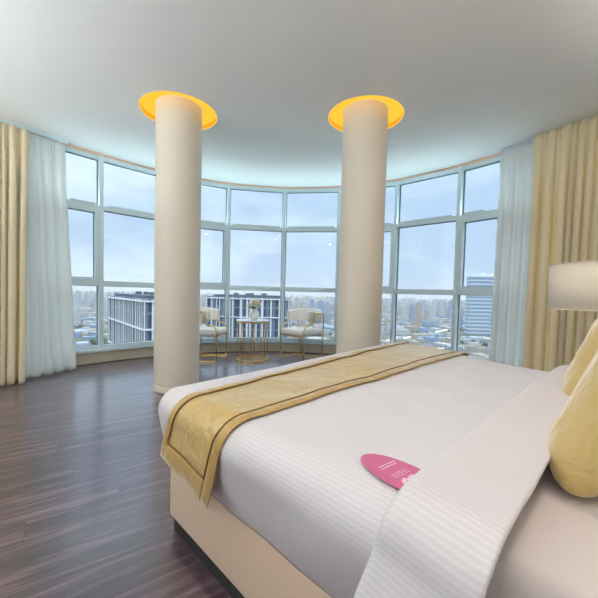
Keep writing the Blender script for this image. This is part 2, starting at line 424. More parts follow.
# ------------------------------------------------------------------ windows
ZS, ZL0, ZL1, ZU0, ZU1, ZH0, ZH1 = .25, 1.085, 1.15, 2.135, 2.195, 2.815, 2.865
SASH = {1, 3, 6, 8}
for k in range(10):
    a, b = J[k], J[k + 1]
    d = (b - a).normalized(); n = Vector((d.y, -d.x, 0)); L = (b - a).length     # n points inward
    w = struct(empty(f'window_{k+1}', (a + b) / 2))
    mid = (a + b) / 2
    def loc(s, dep, z): return d * s + n * dep + Vector((0, 0, z))
    fr = bmesh.new()
    # mullion halves
    for s in (-L / 2 + .012, L / 2 - .012):
        add_bar(fr, loc(s, -.03, .17), loc(s, -.03, 2.87), .03, .12, up=n)
    obj('mullion', fr, M['frame'], w)
    fr = bmesh.new()
    for z0, z1 in ((ZL0, ZL1), (ZU0, ZU1)):
        add_bar(fr, loc(-L / 2 + .028, -.035, (z0 + z1) / 2), loc(L / 2 - .028, -.035, (z0 + z1) / 2), .09, z1 - z0)
    obj('transom', fr, M['frame'], w)
    fr = bmesh.new()
    add_bar(fr, loc(-L / 2 + .028, -.035, (ZH0 + ZH1) / 2), loc(L / 2 - .028, -.035, (ZH0 + ZH1) / 2), .09, ZH1 - ZH0)
    obj('head_rail', fr, M['frame'], w)
    fr = bmesh.new()
    add_bar(fr, loc(-L / 2 + .028, -.035, .22), loc(L / 2 - .028, -.035, .22), .09, .06)
    obj('bottom_rail', fr, M['frame'], w)
    for (z0, z1) in ((ZS, ZL0), (ZL1, ZU0), (ZU1, ZH0)):
        x0, x1 = -L / 2 + .028, L / 2 - .028
        ins = 0
        if (z0, z1) == (ZL1, ZU0) and k in SASH:
            sb = bmesh.new(); q = .045
            add_bar(sb, loc(x0 + q / 2, -.02, z0), loc(x0 + q / 2, -.02, z1), q, .07, up=n)
            add_bar(sb, loc(x1 - q / 2, -.02, z0), loc(x1 - q / 2, -.02, z1), q, .07, up=n)
            add_bar(sb, loc(x0 + q, -.02, z0 + q / 2), loc(x1 - q, -.02, z0 + q / 2), .07, q)
            add_bar(sb, loc(x0 + q, -.02, z1 - q / 2), loc(x1 - q, -.02, z1 - q / 2), .07, q)
            obj('sash_frame', sb, M['frame'], w); ins = q
        # glazing gasket, then the pane
        gb = bmesh.new(); g = .005; xa, xb, za, zb = x0 + ins, x1 - ins, z0 + ins, z1 - ins
        for (p, q_) in (((xa + g / 2, za), (xa + g / 2, zb)), ((xb - g / 2, za), (xb - g / 2, zb))):
            add_bar(gb, loc(p[0], -.05, p[1]), loc(q_[0], -.05, q_[1]), g, .03, up=n)
        for z in (za + g / 2, zb - g / 2):
            add_bar(gb, loc(xa + g, -.05, z), loc(xb - g, -.05, z), .03, g)
        obj('gasket', gb, M['gasket'], w)
        pb = bmesh.new()
        vs = [pb.verts.new(loc(x, -.05, z)) for x, z in ((xa, za), (xb, za), (xb, zb), (xa, zb))]
        pb.faces.new(vs); obj('pane', pb, M['glass'], w)

ribbon('trim_1', smooth_head, -.10, .02, 2.862, H, M['pelmet'])
ribbon('trim_2', smooth_head, -.12, .055, .165, .20, M['frame'])
ribbon('trim_3', smooth_head, -.12, .02, 0, .158, M['plinth'])
ribbon('trim_4', smooth_head, -.12, .015, .157, .166, M['joint'])
ribbon('baseboard_window', smooth_head, .0205, .026, 0, .008, M['joint'])

# ------------------------------------------------------------------ curtains
def curtain(name, T0, T1, B0, B1, zt, zb, pleats, amp, mat, seed, e0=0.0, gather=.35, hang=None):
    """pleated cloth between the rail line T0-T1 and the hem line B0-B1"""
    rnd = random.Random(seed); n = pleats * 14; rows = 60
    T0, T1, B0, B1 = map(Vector, (T0, T1, B0, B1))
    ph = [0]; wd = [rnd.uniform(.45, 1.7) for _ in range(pleats)]; s = sum(wd)
    am = [rnd.uniform(.55, 1.15) for _ in range(pleats + 1)]
    cum = [0]
    for w in wd: cum.append(cum[-1] + w / s)
    nrm = (T1 - T0).normalized(); nrm = Vector((nrm.y, -nrm.x, 0))
    nb = (B1 - B0).normalized(); nb = Vector((nb.y, -nb.x, 0))
    def f(a, t):
        k = 0
        while k < pleats - 1 and cum[k + 1] < a: k += 1
        x = (a - cum[k]) / (cum[k + 1] - cum[k])
        A = lerp(am[k], am[k + 1], x)
        wv = -math.cos(2 * pi * x)
        wv = math.copysign(abs(wv) ** .8, wv)
        g = lerp(gather, 1.0, smoothstep(0, .25, t)) * (1 + .35 * t)
        fine = (1 - smoothstep(0, .16, t)) * .007 * math.sin(2 * pi * (a * pleats * 3.0))
        drift = .05 * noise.noise(Vector((a * 5 + seed, t * 1.6, seed)))
        p = T0.lerp(T1, a).lerp(B0.lerp(B1, a), t ** 1.05)
        nn = nrm.lerp(nb, t)
        p = p + nn * (wv * A * amp * g + fine + drift * t * .7) + (T1 - T0).normalized() * (.25 * amp * math.sin(4 * pi * x) * g + drift * .3 * t)
        return (p.x, p.y, lerp(zt, zb, t) - .012 * abs(noise.noise(Vector((a * 9, seed, 3)))) * t)
    bm = bmesh.new(); add_grid(bm, f, n, rows)
    o = obj(name, bm, mat, None, True)
    md = o.modifiers.new('solid', 'SOLIDIFY'); md.thickness = .003
    return o
def at_top(p, z=H): return p
# left side
c = curtain('sheer_curtain', (-3.30, 3.93, 0), (-2.985, 4.335, 0), (-3.06, 3.70, 0), (-2.84, 4.36, 0), 2.845, .015, 5, .034, M['sheer'], 3)
tag(c, 'white sheer curtain hanging beside the gold drape at the left end of the window', 'curtain')
c = curtain('drape', (-3.95, 3.05, 0), (-3.165, 4.00, 0), (-3.62, 2.85, 0), (-2.985, 3.68, 0), 2.85, .012, 15, .058, M['drape'], 11)
tag(c, 'pale gold pleated drape at the left edge, reaching the dark floor', 'curtain')
c = curtain('sheer_curtain', (2.46, 4.30, 0), (2.73, 3.92, 0), (2.34, 4.14, 0), (2.66, 3.88, 0), 2.885, .015, 4, .036, M['sheer'], 5)
tag(c, 'white sheer curtain hanging beside the gold drape on the far side of the bed', 'curtain')
c = curtain('drape', (2.60, 3.90, 0), (3.46, 2.72, 0), (2.56, 3.85, 0), (3.40, 2.68, 0), 2.89, .012, 19, .052, M['drape'], 23)
tag(c, 'pale gold pleated drape behind the lamp on the far side of the bed', 'curtain')
# rails
for name, a, b, z, lab in (('curtain_rail', (-3.99, 3.02), (-2.97, 4.36), 2.862, 'slim white ceiling rail carrying the curtains on the left'), ('curtain_rail', (2.44, 4.33), (3.52, 2.80), 2.893, 'slim white ceiling rail carrying the curtains behind the bed')):
    bm = bmesh.new(); zc = (z + H) / 2; add_bar(bm, (a[0], a[1], zc), (b[0], b[1], zc), .03, H - z); tag(obj(name, bm, M['frame']), lab, 'curtain rail')

# ------------------------------------------------------------------ bed
ZT = .615
WB, LB = 1.90, 1.84
bed_o = empty('bed', bed(.0, 0, 0)); bed_o.rotation_euler = (0, 0, math.atan2(U.y, U.x))
bpy.context.view_layer.update()
inv = bed_o.matrix_world.inverted()
tag(bed_o, 'large bed with beige upholstered base and white sheets beside the columns', 'bed')
# local frame: x = towards the head, y = towards the far side
bm = bmesh.new(); add_box(bm, (LB / 2, WB / 2, .19), (LB, WB, .24), bevel=.012)
o = obj('base', bm, M['bedbase'], bed_o); autosmooth(o)
bm = bmesh.new(); add_box(bm, (LB / 2, WB / 2, .036), (LB - .03, WB - .03, .07)); obj('plinth', bm, M['black'], bed_o)
bm = bmesh.new(); add_box(bm, (LB / 2 + .01, WB / 2 - .03, .455), (LB - .02, WB - .12, .29), bevel=.05)
o = obj('mattress', bm, M['sheet'], bed_o, True)
bm = bmesh.new(); add_box(bm, (LB + .04, WB / 2, .58), (.08, WB + .1, 1.15), bevel=.025); o = obj('headboard', bm, M['headboard'], bed_o); autosmooth(o)

def top_z(x, y):
    """surface of the made bed; slightly crowned, fuller towards the far foot corner"""
    z = ZT + .012 * math.sin(pi * min(1, max(0, y / 2))) + .034 * smoothstep(.4, 1.8, y) * (1 - smoothstep(.0, .9, x)) + .004 * noise.noise(Vector((x * 3, y * 3, 1)))
    return z

def drape(x0, x1, y0, y1, hx0, hx1, hy0, hy1, r, off, nx, ny, bulge=.03, wr=.006, seed=0, ov0=.03, skew=0):
    """cloth laid over a box: flat over [x0,x1]x[y0,y1], hanging hx0/hx1/hy0/hy1 past each edge"""
    def f(a, b):
        p = f0(a, b); k = .06 * smoothstep(.2, 1.2, p[0]) * smoothstep(.6, 1.9, p[1])
        return (p[0], p[1] * (1 - k), p[2])
    def f0(a, b):
        x = lerp(x0 - hx0, x1 + hx1, a); y = lerp(y0 - hy0, y1 + hy1, b)
        ex = (x0 - x) if x < x0 else (x - x1 if x > x1 else 0); sx = -1 if x < x0 else 1
        ey = (y0 - y) if y < y0 else (y - y1 if y > y1 else 0); sy = -1 if y < y0 else 1
        if x > x1 and hx1 == 0: ex = 0
        px = min(max(x, x0), x1); py = min(max(y, y0), y1)
        dd = max(ex, ey)
        z = top_z(px, py) + (off(a) if callable(off) else off)
        if dd > 0:
            l = math.hypot(ex, ey); dx, dy = sx * ex / l, sy * ey / l
            if dd < r * pi / 2:
                t = dd / r; outw = r * math.sin(t); dz = r * (1 - math.cos(t))
            else:
                rest = dd - r * pi / 2; h = rest; outw = r; dz = r + rest
                tot = max(.05, max(hx0 if ex > ey else 0, hy0 if (ey >= ex and sy < 0) else 0, hy1 if (ey >= ex and sy > 0) else 0) - r * pi / 2)
                q = min(1, rest / tot)
                outw += bulge * math.sin(pi * q) - ov0 * q
            outw += wr * 1.5 * noise.noise(Vector((x * 5 + seed, y * 5, dd * 4))) * min(1, dd / .1)
            return (px + dx * outw - skew * smoothstep(.02, .4, dd) * (1 if sy < 0 else 0), py + dy * outw, z - dz)
        return (x, y, z + wr * noise.noise(Vector((x * 6 + seed, y * 6, seed))))
    def uvf(a, b): return (lerp(x0 - hx0, x1 + hx1, a), lerp(y0 - hy0, y1 + hy1, b))
    bm = bmesh.new(); add_grid(bm, f, nx, ny, uvf); return bm
# the mattress outline is tucked so that the cloth edge lies at the base face
bm = drape(.04, 1.16, .03, 1.84, .32, 0, .355, .36, .085, .006, 90, 150, bulge=.008, ov0=.07)
dv = obj('duvet', bm, M['duvet'], None, True); dv.matrix_world = bed_o.matrix_world.copy()
md = dv.modifiers.new('solid', 'SOLIDIFY'); md.thickness = .012; md.offset = 1
tag(dv, 'white fine-striped duvet spread over the lower half of the bed', 'duvet')

fold = drape(1.098, 1.268, .0, 1.80, 0, 0, .40, .40, .085, (lambda a: .020 + .044 * min(1, a / .06) ** .5 * (1 - .55 * a)), 26, 150, bulge=.05, wr=.008, seed=4, ov0=.02, skew=.055)
fo = obj('turned_down_sheet', fold, M['duvet'], dv, True)
fo.matrix_parent_inverse = Matrix.Identity(4)
md = fo.modifiers.new('solid', 'SOLIDIFY'); md.thickness = .016; md.offset = 1
md = fo.modifiers.new('sub', 'SUBSURF'); md.levels = 1; md.render_levels = 1

# gold runner across the foot
Y0, RN = .03, .087
def run_surf(a, b, off):
    """a: 0 foot edge .. 1 head edge, b: 0 near hem .. 1 far hem"""
    hang = .30; y = lerp(Y0 - hang, 1.83 + .25, b)
    ytop = min(max(y, 0), 1.85) / 1.85
    e = max(0, Y0 - y); q = min(1, e / hang)
    xl = lerp(.18, .055, ytop) - .075 * q ** 1.2; xr = .54 - .075 * q ** 1.3 + .01 * ytop
    hangx = 0
    x = lerp(xl, xr, a)
    py = min(max(y, Y0), 1.84); z = top_z(x, py) + .024 + off
    w = .006 * noise.noise(Vector((x * 6, y * 6, 0)))
    if y < Y0 or y > 1.84:
        s = -1 if y < Y0 else 1
        d = (Y0 - y) if y < Y0 else (y - 1.84)
        d *= (1 + .14 * a) if s < 0 else 1
        r = RN + .012 + off
        if d < r * pi / 2:
            t = d / r; return Vector((x, py + s * r * math.sin(t), z + w - r * (1 - math.cos(t))))
        rest = d - r * pi / 2
        return Vector((x, py + s * (r + .012 * math.sin(min(pi / 2, rest / .2 * pi / 2)) + w), z - r - rest))
    return Vector((x, y, z + w))
rn = empty('bed_runner'); rn.matrix_world = bed_o.matrix_world.copy()
tag(rn, 'gold satin runner with a stitched border laid across the foot of the bed', 'bed runner')
ba, bb = .115, .028
bm = bmesh.new(); add_grid(bm, lambda a, b: run_surf(lerp(ba - .01, 1 - ba + .01, a), lerp(bb - .003, 1 - bb + .003, b), 0), 24, 150)
o = obj('centre_panel', bm, M['gold'], rn, True); md = o.modifiers.new('s', 'SOLIDIFY'); md.thickness = .005; md.offset = 0
def strip(fa, n1, n2):
    bm = bmesh.new(); add_grid(bm, fa, n1, n2); return bm
bulg = lambda t: .002 + .004 * math.sin(pi * t)
for f_, n1, n2 in ((lambda a, b: run_surf(lerp(0, ba, a), b, bulg(a)), 6, 160), (lambda a, b: run_surf(lerp(1 - ba, 1, a), b, bulg(a)), 6, 160),
                   (lambda a, b: run_surf(lerp(ba, 1 - ba, a), lerp(0, bb, b), bulg(b)), 24, 6), (lambda a, b: run_surf(lerp(ba, 1 - ba, a), lerp(1 - bb, 1, b), bulg(b)), 24, 6)):
    o = obj('border', strip(f_, n1, n2), M['goldtrim'], rn, True); md = o.modifiers.new('s', 'SOLIDIFY'); md.thickness = .006; md.offset = 0
M['seam'] = plain('dark_gold_piping', rgb(128, 90, 34), .6)
def loop(a0, a1, b0, b1, off):
    p = []
    for k in range(120): p.append(run_surf(a0, lerp(b0, b1, k / 120), off))
    for k in range(24): p.append(run_surf(lerp(a0, a1, k / 24), b1, off))
    for k in range(120): p.append(run_surf(a1, lerp(b1, b0, k / 120), off))
    for k in range(24): p.append(run_surf(lerp(a1, a0, k / 24), b0, off))
    return p
bm = bmesh.new(); add_tube(bm, loop(ba, 1 - ba, bb, 1 - bb, .0065), .0035, 6, True); obj('piping', bm, M['seam'], rn, True)
bm = bmesh.new(); add_tube(bm, loop(0, 1, 0, 1, .003), .0035, 6, True); obj('piping', bm, M['goldtrim'], rn, True)

# pink card on the duvet
CT = bed_o.matrix_world
card = empty('card'); CXY = (1.045, .074); crz = -.12
card.matrix_world = CT @ Matrix.Translation((CXY[0], CXY[1], top_z(*CXY) + .0245)) @ Matrix.Rotation(crz, 4, 'Z')
tag(card, 'pink oval card with white print lying on the duvet, tucked under the fold', 'card')
bm = bmesh.new()
ring = [(.116 * math.cos(2 * pi * k / 64), .055 * math.sin(2 * pi * k / 64)) for k in range(64)]
add_prism(bm, ring, 0, .0012); obj('card_face', bm, M['pink'], card)
bm = bmesh.new(); rr = random.Random(2)
for lx, y0, y1 in ((-.052, -.020, .034), (-.043, -.022, .030)):
    y = y0
    while y < y1:
        l = rr.uniform(.004, .008); add_box(bm, (lx, y + l / 2, .0014), (.0026, l, .0004)); y += l + .0022
obj('heading_print', bm, M['pale'], card); bm = bmesh.new()
for lx in (-.014, -.008, -.002):
    y = -.026
    while y < .026:
        l = rr.uniform(.003, .007); add_box(bm, (lx, y + l / 2, .0014), (.0011, l, .0004)); y += l + .0018
obj('small_print', bm, M['pale'], card)
bm = bmesh.new()
pts = [(.018 + .0065 * math.sin(k * .62) + .003 * math.sin(k * .23 + 1), -.030 + k * .0009, .0016) for k in range(60)]
add_tube(bm, pts, .0013, 6); add_tube(bm, [(.028, .026, .0016), (.022, .030, .0016), (.028, .034, .0016), (.034, .030, .0016), (.028, .026, .0016)], .0014, 6)
obj('logo_script', bm, M['pale'], card)

# ------------------------------------------------------------------ pillows
def pillow_bm(w, h, T, n=30, pinch=.05, p=.5, seed=0):
    bm = bmesh.new()
    for sgn in (1, -1):
        def f(a, b):
            s, t = 2 * a - 1, 2 * b - 1
            s = math.sin(s * pi / 2); t = math.sin(t * pi / 2)
            x = w / 2 * s * (1 - pinch * (1 - t * t)); y = h / 2 * t * (1 - pinch * (1 - s * s))
            # rounded corners
            k = (abs(s) ** 6) * (abs(t) ** 6); x *= 1 - .07 * k; y *= 1 - .07 * k
            z = T / 2 * max(0, (1 - s ** 4) * (1 - t ** 4)) ** p
            z *= 1 + .10 * noise.noise(Vector((x * 9 + seed, y * 9, seed)))
            return (x, y, sgn * z)
        add_grid(bm, f, n, n)
    bmesh.ops.remove_doubles(bm, verts=bm.verts, dist=1e-5)
    bmesh.ops.recalc_face_normals(bm, faces=bm.faces); return bm
def place_pillow(name, w, h, T, x, y, zb, lean, mat, seed, p=.5, rot=0, pinch=.05):
    o = obj(name, pillow_bm(w, h, T, p=p, seed=seed, pinch=pinch), mat, None, True)
    # local x -> bed y, local y -> up, local z -> towards the foot
    L = Matrix(((0, math.sin(lean), -math.cos(lean), 0), (-1, 0, 0, 0), (0, math.cos(lean), math.sin(lean), 0), (0, 0, 0, 1)))
    o.matrix_world = CT @ Matrix.Translation((x, y, zb)) @ L @ Matrix.Translation((0, h / 2, 0)) @ Matrix.Rotation(rot, 4, 'Z')
    return o
o = place_pillow('cushion', .47, .44, .17, 1.30, .54, .606, .36, M['goldcush'], 1, .42); tag(o, 'gold satin cushion nearest the camera, propped up at the head of the bed', 'cushion', 'gold cushions on the bed')
o = place_pillow('cushion', .47, .44, .17, 1.235, 1.19, .622, .36, M['goldcush'], 5, .42); tag(o, 'gold satin cushion behind the nearer one, propped up below the lampshade', 'cushion', 'gold cushions on the bed')
for k, (y, lab) in enumerate(((.52, 'white pillow standing behind the nearer gold cushion'), (1.45, 'white pillow standing behind the farther gold cushion'))):
    o = place_pillow('pillow', .76, .48, .15, 1.60, y, .598, .26, M['sheet'], 8 + k); tag(o, lab, 'pillow', 'white pillows at the headboard')

# ------------------------------------------------------------------ nightstand and lamp on the far side
LP = Vector((1.925, 2.118, 0)); lu, lv = uv_of(LP)
ns = empty('nightstand'); ns.matrix_world = CT.copy(); tag(ns, 'low dark wooden nightstand under the lamp on the far side of the bed', 'nightstand')
NX0, NX1, NY0, NY1 = lu - .2, lu + .3, lv - .10, lv + .40
mx, my = (NX0 + NX1) / 2, (NY0 + NY1) / 2
bm = bmesh.new(); add_box(bm, (mx, my, .28), (.50, .50, .40), bevel=.006); obj('body', bm, M['wood'], ns)
bm = bmesh.new(); add_box(bm, (mx, my, .49), (.53, .53, .025), bevel=.005); obj('top', bm, M['wood'], ns)
for z in (.18, .37):
    bm = bmesh.new(); add_box(bm, (NX0 - .008, my, z), (.018, .46, .17), bevel=.003); d = obj('drawer', bm, M['wood'], ns)
    bm = bmesh.new(); add_tube(bm, [(NX0 - .017, my - .06, z), (NX0 - .035, my - .06, z), (NX0 - .035, my + .06, z), (NX0 - .017, my + .06, z)], .005, 8); obj('handle', bm, M['brass'], d)
for sx in (-.2, .2):
    for sy in (-.2, .2):
        bm = bmesh.new(); add_tube(bm, [(mx + sx, my + sy, 0), (mx + sx, my + sy, .085)], .016, 12); obj('leg', bm, M['brass'], ns)
lm = empty('table_lamp', (LP.x, LP.y, .5025)); tag(lm, 'table lamp with a wide beige drum shade at the right edge beyond the bed', 'lamp')
bm = bmesh.new(); add_lathe(bm, [(.0, 0), (.09, 0), (.09, .015), (.03, .025), (.012, .05), (.012, .47)], 40); o = obj('stand', bm, M['brass'], lm); autosmooth(o)
bm = bmesh.new(); zb0, zb1 = .985 - .5025, 1.272 - .5025; RS = .305
add_lathe(bm, [(RS, zb0), (RS - .002, zb1)], 72); o = obj('lamp_shade', bm, M['shade'], lm, True); md = o.modifiers.new('s', 'SOLIDIFY'); md.thickness = .003
bm = bmesh.new()
for z in (zb0, zb1): add_tube(bm, [((RS + .0005) * math.cos(2 * pi * k / 72), (RS + .0005) * math.sin(2 * pi * k / 72), z) for k in range(72)], .003, 6, True)
for k in range(3):
    a = 2 * pi * k / 3; add_tube(bm, [(0, 0, zb0 + .08), (RS * math.cos(a), RS * math.sin(a), zb0 + .08)], .003, 6)
obj('shade_ring', bm, M['shade'], lm, True)
bm = bmesh.new(); add_lathe(bm, [(.0, .47), (.017, .475), (.018, .51), (.032, .545), (.028, .58), (.0, .60)], 24); obj('bulb', bm, M['ceramic'], lm, True)

# ------------------------------------------------------------------ chairs, table, vase
def rounded(pts, r, n=5):
    """polyline with rounded corners"""
    pts = [Vector(p) for p in pts]; out = [pts[0]]
    for a, b, c in zip(pts, pts[1:], pts[2:]):
        d1, d2 = (a - b), (c - b); q = min(r, d1.length * .48, d2.length * .48)
        p1 = b + d1.normalized() * q; p2 = b + d2.normalized() * q
        for k in range(n + 1):
            t = k / n; out.append(p1 * (1 - t) ** 2 + b * 2 * t * (1 - t) + p2 * t * t)
    out.append(pts[-1]); return out
def make_chair():
    c = empty('armchair'); W, D = .275, .22
    bm = bmesh.new(); add_box(bm, (0.0, 0, .425), (.50, .50, .11), bevel=.045)
    for v in bm.verts:
        v.co.x *= 1 - .06 * (abs(v.co.y) / .25) ** 3 * (1 if v.co.x > 0 else 1.6)
        v.co.z += .012 * (1 - (v.co.x / .25) ** 2) * (1 - (v.co.y / .25) ** 2) * (1 if v.co.z > .42 else 0)
    obj('seat', bm, M['bouc'], c, True)
    # barrel back: band swept around the rear
    path = []
    for k in range(41):
        t = lerp(-1, 1, k / 40); a = t * math.radians(118)
        e = 2.6; ca, sa = math.cos(a), math.sin(a)
        path.append(Vector((-.02 - .22 * math.copysign(abs(ca) ** (2 / e), ca), .27 * math.copysign(abs(sa) ** (2 / e), sa), 0)))
    bm = bmesh.new(); rings = []
    th, zlo, zhi = .036, .585, .80
    for i, p in enumerate(path):
        t = (path[min(i + 1, 40)] - path[max(i - 1, 0)]).normalized(); n = Vector((t.y, -t.x, 0))
        endk = min(i, 40 - i); sh = 1 if endk > 2 else (.55, .86, .97)[endk]
        lo = zlo; hi = zhi - .035 * (abs(i - 20) / 20) ** 2
        zc, hh = (lo + hi) / 2, (hi - lo) / 2
        ring = []
        for k in range(20):
            a = 2 * pi * k / 20; e = .45
            x = math.copysign(abs(math.cos(a)) ** e, math.cos(a)) * th * sh; z = math.copysign(abs(math.sin(a)) ** e, math.sin(a)) * hh * (sh * .3 + .7)
            ring.append(bm.verts.new(p + n * x + Vector((0, 0, zc + z))))
        rings.append(ring)
    for A, B in zip(rings, rings[1:]):
        for k in range(20): bm.faces.new((A[k], A[(k + 1) % 20], B[(k + 1) % 20], B[k]))
    bm.faces.new(rings[0][::-1]); bm.faces.new(rings[-1]); bmesh.ops.recalc_face_normals(bm, faces=bm.faces)
    o = obj('backrest', bm, M['bouc'], c); autosmooth(o, 50)
    for s in (-1, 1):
        y = s * .285; yo = s * .316
        pts = rounded([(D, y, .012), (D, y, .46), (D - .03, y, .535), (.07, y, .555), (.03, yo, .60), (.03, yo, .745), (-.17, yo, .745), (-.17, yo, .60), (-.2, y, .50), (-.2, y, .012)], .05)
        bm = bmesh.new(); add_tube(bm, pts, .0105, 8); obj('side_frame', bm, M['brass'], c, True)
        bm = bmesh.new(); add_bar(bm, (D + .0105, y, .010), (-.2105, y, .010), .022, .02); obj('floor_bar', bm, M['brass'], c)
    for x in (D - .01, -.19):
        bm = bmesh.new(); add_bar(bm, (x, -.285, .362), (x, .285, .362), .02, .022); obj('cross_rail', bm, M['brass'], c)
    bm = bmesh.new(); add_bar(bm, (-.19, -.285, .010), (-.19, .285, .010), .02, .018); obj('floor_bar', bm, M['brass'], c)
    return c
def copy_tree(o, parent=None):
    c = o.copy(); COL.objects.link(c); c.parent = parent
    for ch in list(o.children): copy_tree(ch, c)
    return c
ch = make_chair(); ch.location = (-1.41, 5.25, 0); ch.rotation_euler.z = -.04
tag(ch, 'cream barrel-back armchair with brass frame left of the round table, half behind the column', 'armchair', 'armchairs by the window')
c2 = copy_tree(ch); c2.location = (.06, 5.54, 0); c2.rotation_euler.z = math.atan2(-.66, -.75)
tag(c2, 'cream barrel-back armchair with brass frame right of the round table', 'armchair', 'armchairs by the window')

TX, TY = -.708, 5.213
tb = empty('side_table', (TX, TY, 0)); tag(tb, 'round side table with white top and thin brass rods between the armchairs', 'side table')
bm = bmesh.new(); add_lathe(bm, [(0, .605), (.250, .605), (.255, .61), (.255, .622), (.250, .627), (0, .627)], 64); o = obj('tabletop', bm, M['marble'], tb); autosmooth(o, 30)
bm = bmesh.new(); add_lathe(bm, [(.225, .588), (.245, .588), (.245, .605), (.225, .605), (.225, .588)], 64); o = obj('top_ring', bm, M['brass'], tb); autosmooth(o, 30)
bm = bmesh.new(); add_lathe(bm, [(.215, 0), (.248, 0), (.248, .028), (.215, .028), (.215, 0)], 64); o = obj('base_ring', bm, M['brass'], tb); autosmooth(o, 30)
for k in range(8):
    a = 2 * pi * k / 8 + .25; x, y = .232 * math.cos(a), .232 * math.sin(a)
    bm = bmesh.new(); add_tube(bm, [(x, y, .027), (x, y, .589)], .0065, 8); obj('leg', bm, M['brass'], tb, True)
VX, VY = TX + .02, TY - .02
bm = bmesh.new(); seg = 40
add_lathe(bm, [(.0, 0), (.035, 0), (.055, .02), (.073, .06), (.078, .09), (.07, .125), (.05, .15), (.043, .162), (.048, .172), (.044, .172), (.038, .160), (.04, .15), (.06, .12), (.0, .02)], seg)
for v in bm.verts:
    a = math.atan2(v.co.y, v.co.x); r = math.hypot(v.co.x, v.co.y)
    k = 1 + .03 * math.sin(a * 10 + v.co.z * 60) * (1 if .02 < v.co.z < .14 else 0); v.co.x *= k; v.co.y *= k
vz = obj('vase', bm, M['ceramic'], None, True); vz.location = (VX, VY, .6275); tag(vz, 'small round white ribbed vase on the white table top', 'vase')
bq = empty('flower_bouquet', (VX, VY, .6275)); tag(bq, 'bunch of white flowers with a green leaf standing in the small vase', 'flowers')
rf = random.Random(9)
heads = [(-.05, -.03, .225), (.035, -.045, .235), (.06, .02, .24), (-.02, .05, .245), (.0, -.01, .285), (-.075, .02, .20), (.05, -.0, .28)]
for hx, hy, hz in heads:
    bm = bmesh.new(); cc = Vector((hx, hy, hz))
    for k in range(34):
        z = 1 - 2 * (k + .5) / 34; ph = k * 2.39996; rr_ = math.sqrt(1 - z * z); n = Vector((rr_ * math.cos(ph), rr_ * math.sin(ph), z))
        p = cc + n * .033; t = n.orthogonal().normalized(); b = n.cross(t); sp = rf.uniform(0, pi)
        t2 = t * math.cos(sp) + b * math.sin(sp); b2 = n.cross(t2); vs = []
        for q in range(8):
            a = 2 * pi * q / 8; r_ = .017 * (1 + .25 * math.cos(4 * a))
            vs.append(bm.verts.new(p + t2 * r_ * math.cos(a) + b2 * r_ * math.sin(a) + n * (.006 * (1 if q % 2 else .2))))
        ce = bm.verts.new(p - n * .003)
        for q in range(8): bm.faces.new((vs[q], vs[(q + 1) % 8], ce))
    bmesh.ops.create_icosphere(bm, subdivisions=2, radius=.031, matrix=Matrix.Translation(cc))
    obj('flower_head', bm, M['petal'], bq)
    bm = bmesh.new(); add_tube(bm, [(hx * .2, hy * .2, .04), (hx * .3, hy * .3, .15), (hx * .8, hy * .8, hz - .03)], .003, 6); obj('stem', bm, M['leaf'], bq)
for (ax, ay, az), (bx, by, bz) in (((.01, -.02, .17), (.075, -.085, .205)), ((-.01, -.02, .17), (-.06, -.09, .185)), ((.0, .02, .18), (.08, .08, .24))):
    bm = bmesh.new(); A, B = Vector((ax, ay, az)), Vector((bx, by, bz)); d = B - A; s = d.cross(Vector((0, 0, 1))).normalized()
    def lf(a, b): 
        w = .024 * math.sin(pi * min(1, a * .97 + .02)) * (2 * b - 1)
        return A + d * a + s * w + Vector((0, 0, .02 * math.sin(pi * a) + .25 * abs(w)))
    add_grid(bm, lf, 8, 4); o = obj('leaf', bm, M['leaf'], bq, True); md = o.modifiers.new('s', 'SOLIDIFY'); md.thickness = .001

# ------------------------------------------------------------------ the city below
GZ = -140.0
def city_ground():
    t = NT('city_ground'); t.set(Roughness=.9)
    g = t.new('ShaderNodeNewGeometry'); mp = t.new('ShaderNodeMapping'); mp.inputs['Rotation'].default_value = (0, 0, .42)
    t.lk(g.outputs['Position'], mp.inputs['Vector'])
    br = t.new('ShaderNodeTexBrick'); br.offset = .3
    for k, v in (('Scale', 1), ('Brick Width', 150), ('Row Height', 82), ('Mortar Size', 7), ('Mortar Smooth', .1), ('Bias', 0)): br.inputs[k].default_value = v
    br.inputs['Color1'].default_value = rgb(86, 90, 88); br.inputs['Color2'].default_value = rgb(128, 126, 118); br.inputs['Mortar'].default_value = rgb(108, 114, 122)
    t.lk(mp.outputs[0], br.inputs['Vector'])
    n1 = t.new('ShaderNodeTexNoise', Scale=.006, Detail=5.0); t.lk(g.outputs['Position'], n1.inputs['Vector'])
    r1 = t.new('ShaderNodeMapRange'); r1.inputs[1].default_value = .5; r1.inputs[2].default_value = .6; t.lk(n1.outputs['Fac'], r1.inputs[0])
    mx = t.new('ShaderNodeMix', data_type='RGBA'); mx.inputs[7].default_value = rgb(78, 94, 70); t.lk(r1.outputs[0], mx.inputs[0]); t.lk(br.outputs['Color'], mx.inputs[6])
    n2 = t.new('ShaderNodeTexNoise', Scale=.05, Detail=4.0); t.lk(g.outputs['Position'], n2.inputs['Vector'])
    m2 = t.new('ShaderNodeMix', data_type='RGBA', blend_type='MULTIPLY'); m2.inputs[0].default_value = 1
    r2 = t.new('ShaderNodeMapRange'); r2.inputs[1].default_value = .3; r2.inputs[2].default_value = .7; r2.inputs[3].default_value = .55; r2.inputs[4].default_value = 1.15
    t.lk(n2.outputs['Fac'], r2.inputs[0]); t.lk(mx.outputs[2], m2.inputs[6]); t.lk(r2.outputs[0], m2.inputs[7]); t.lk(m2.outputs[2], t.b.inputs['Base Color'])
    return t.m
bm = bmesh.new()
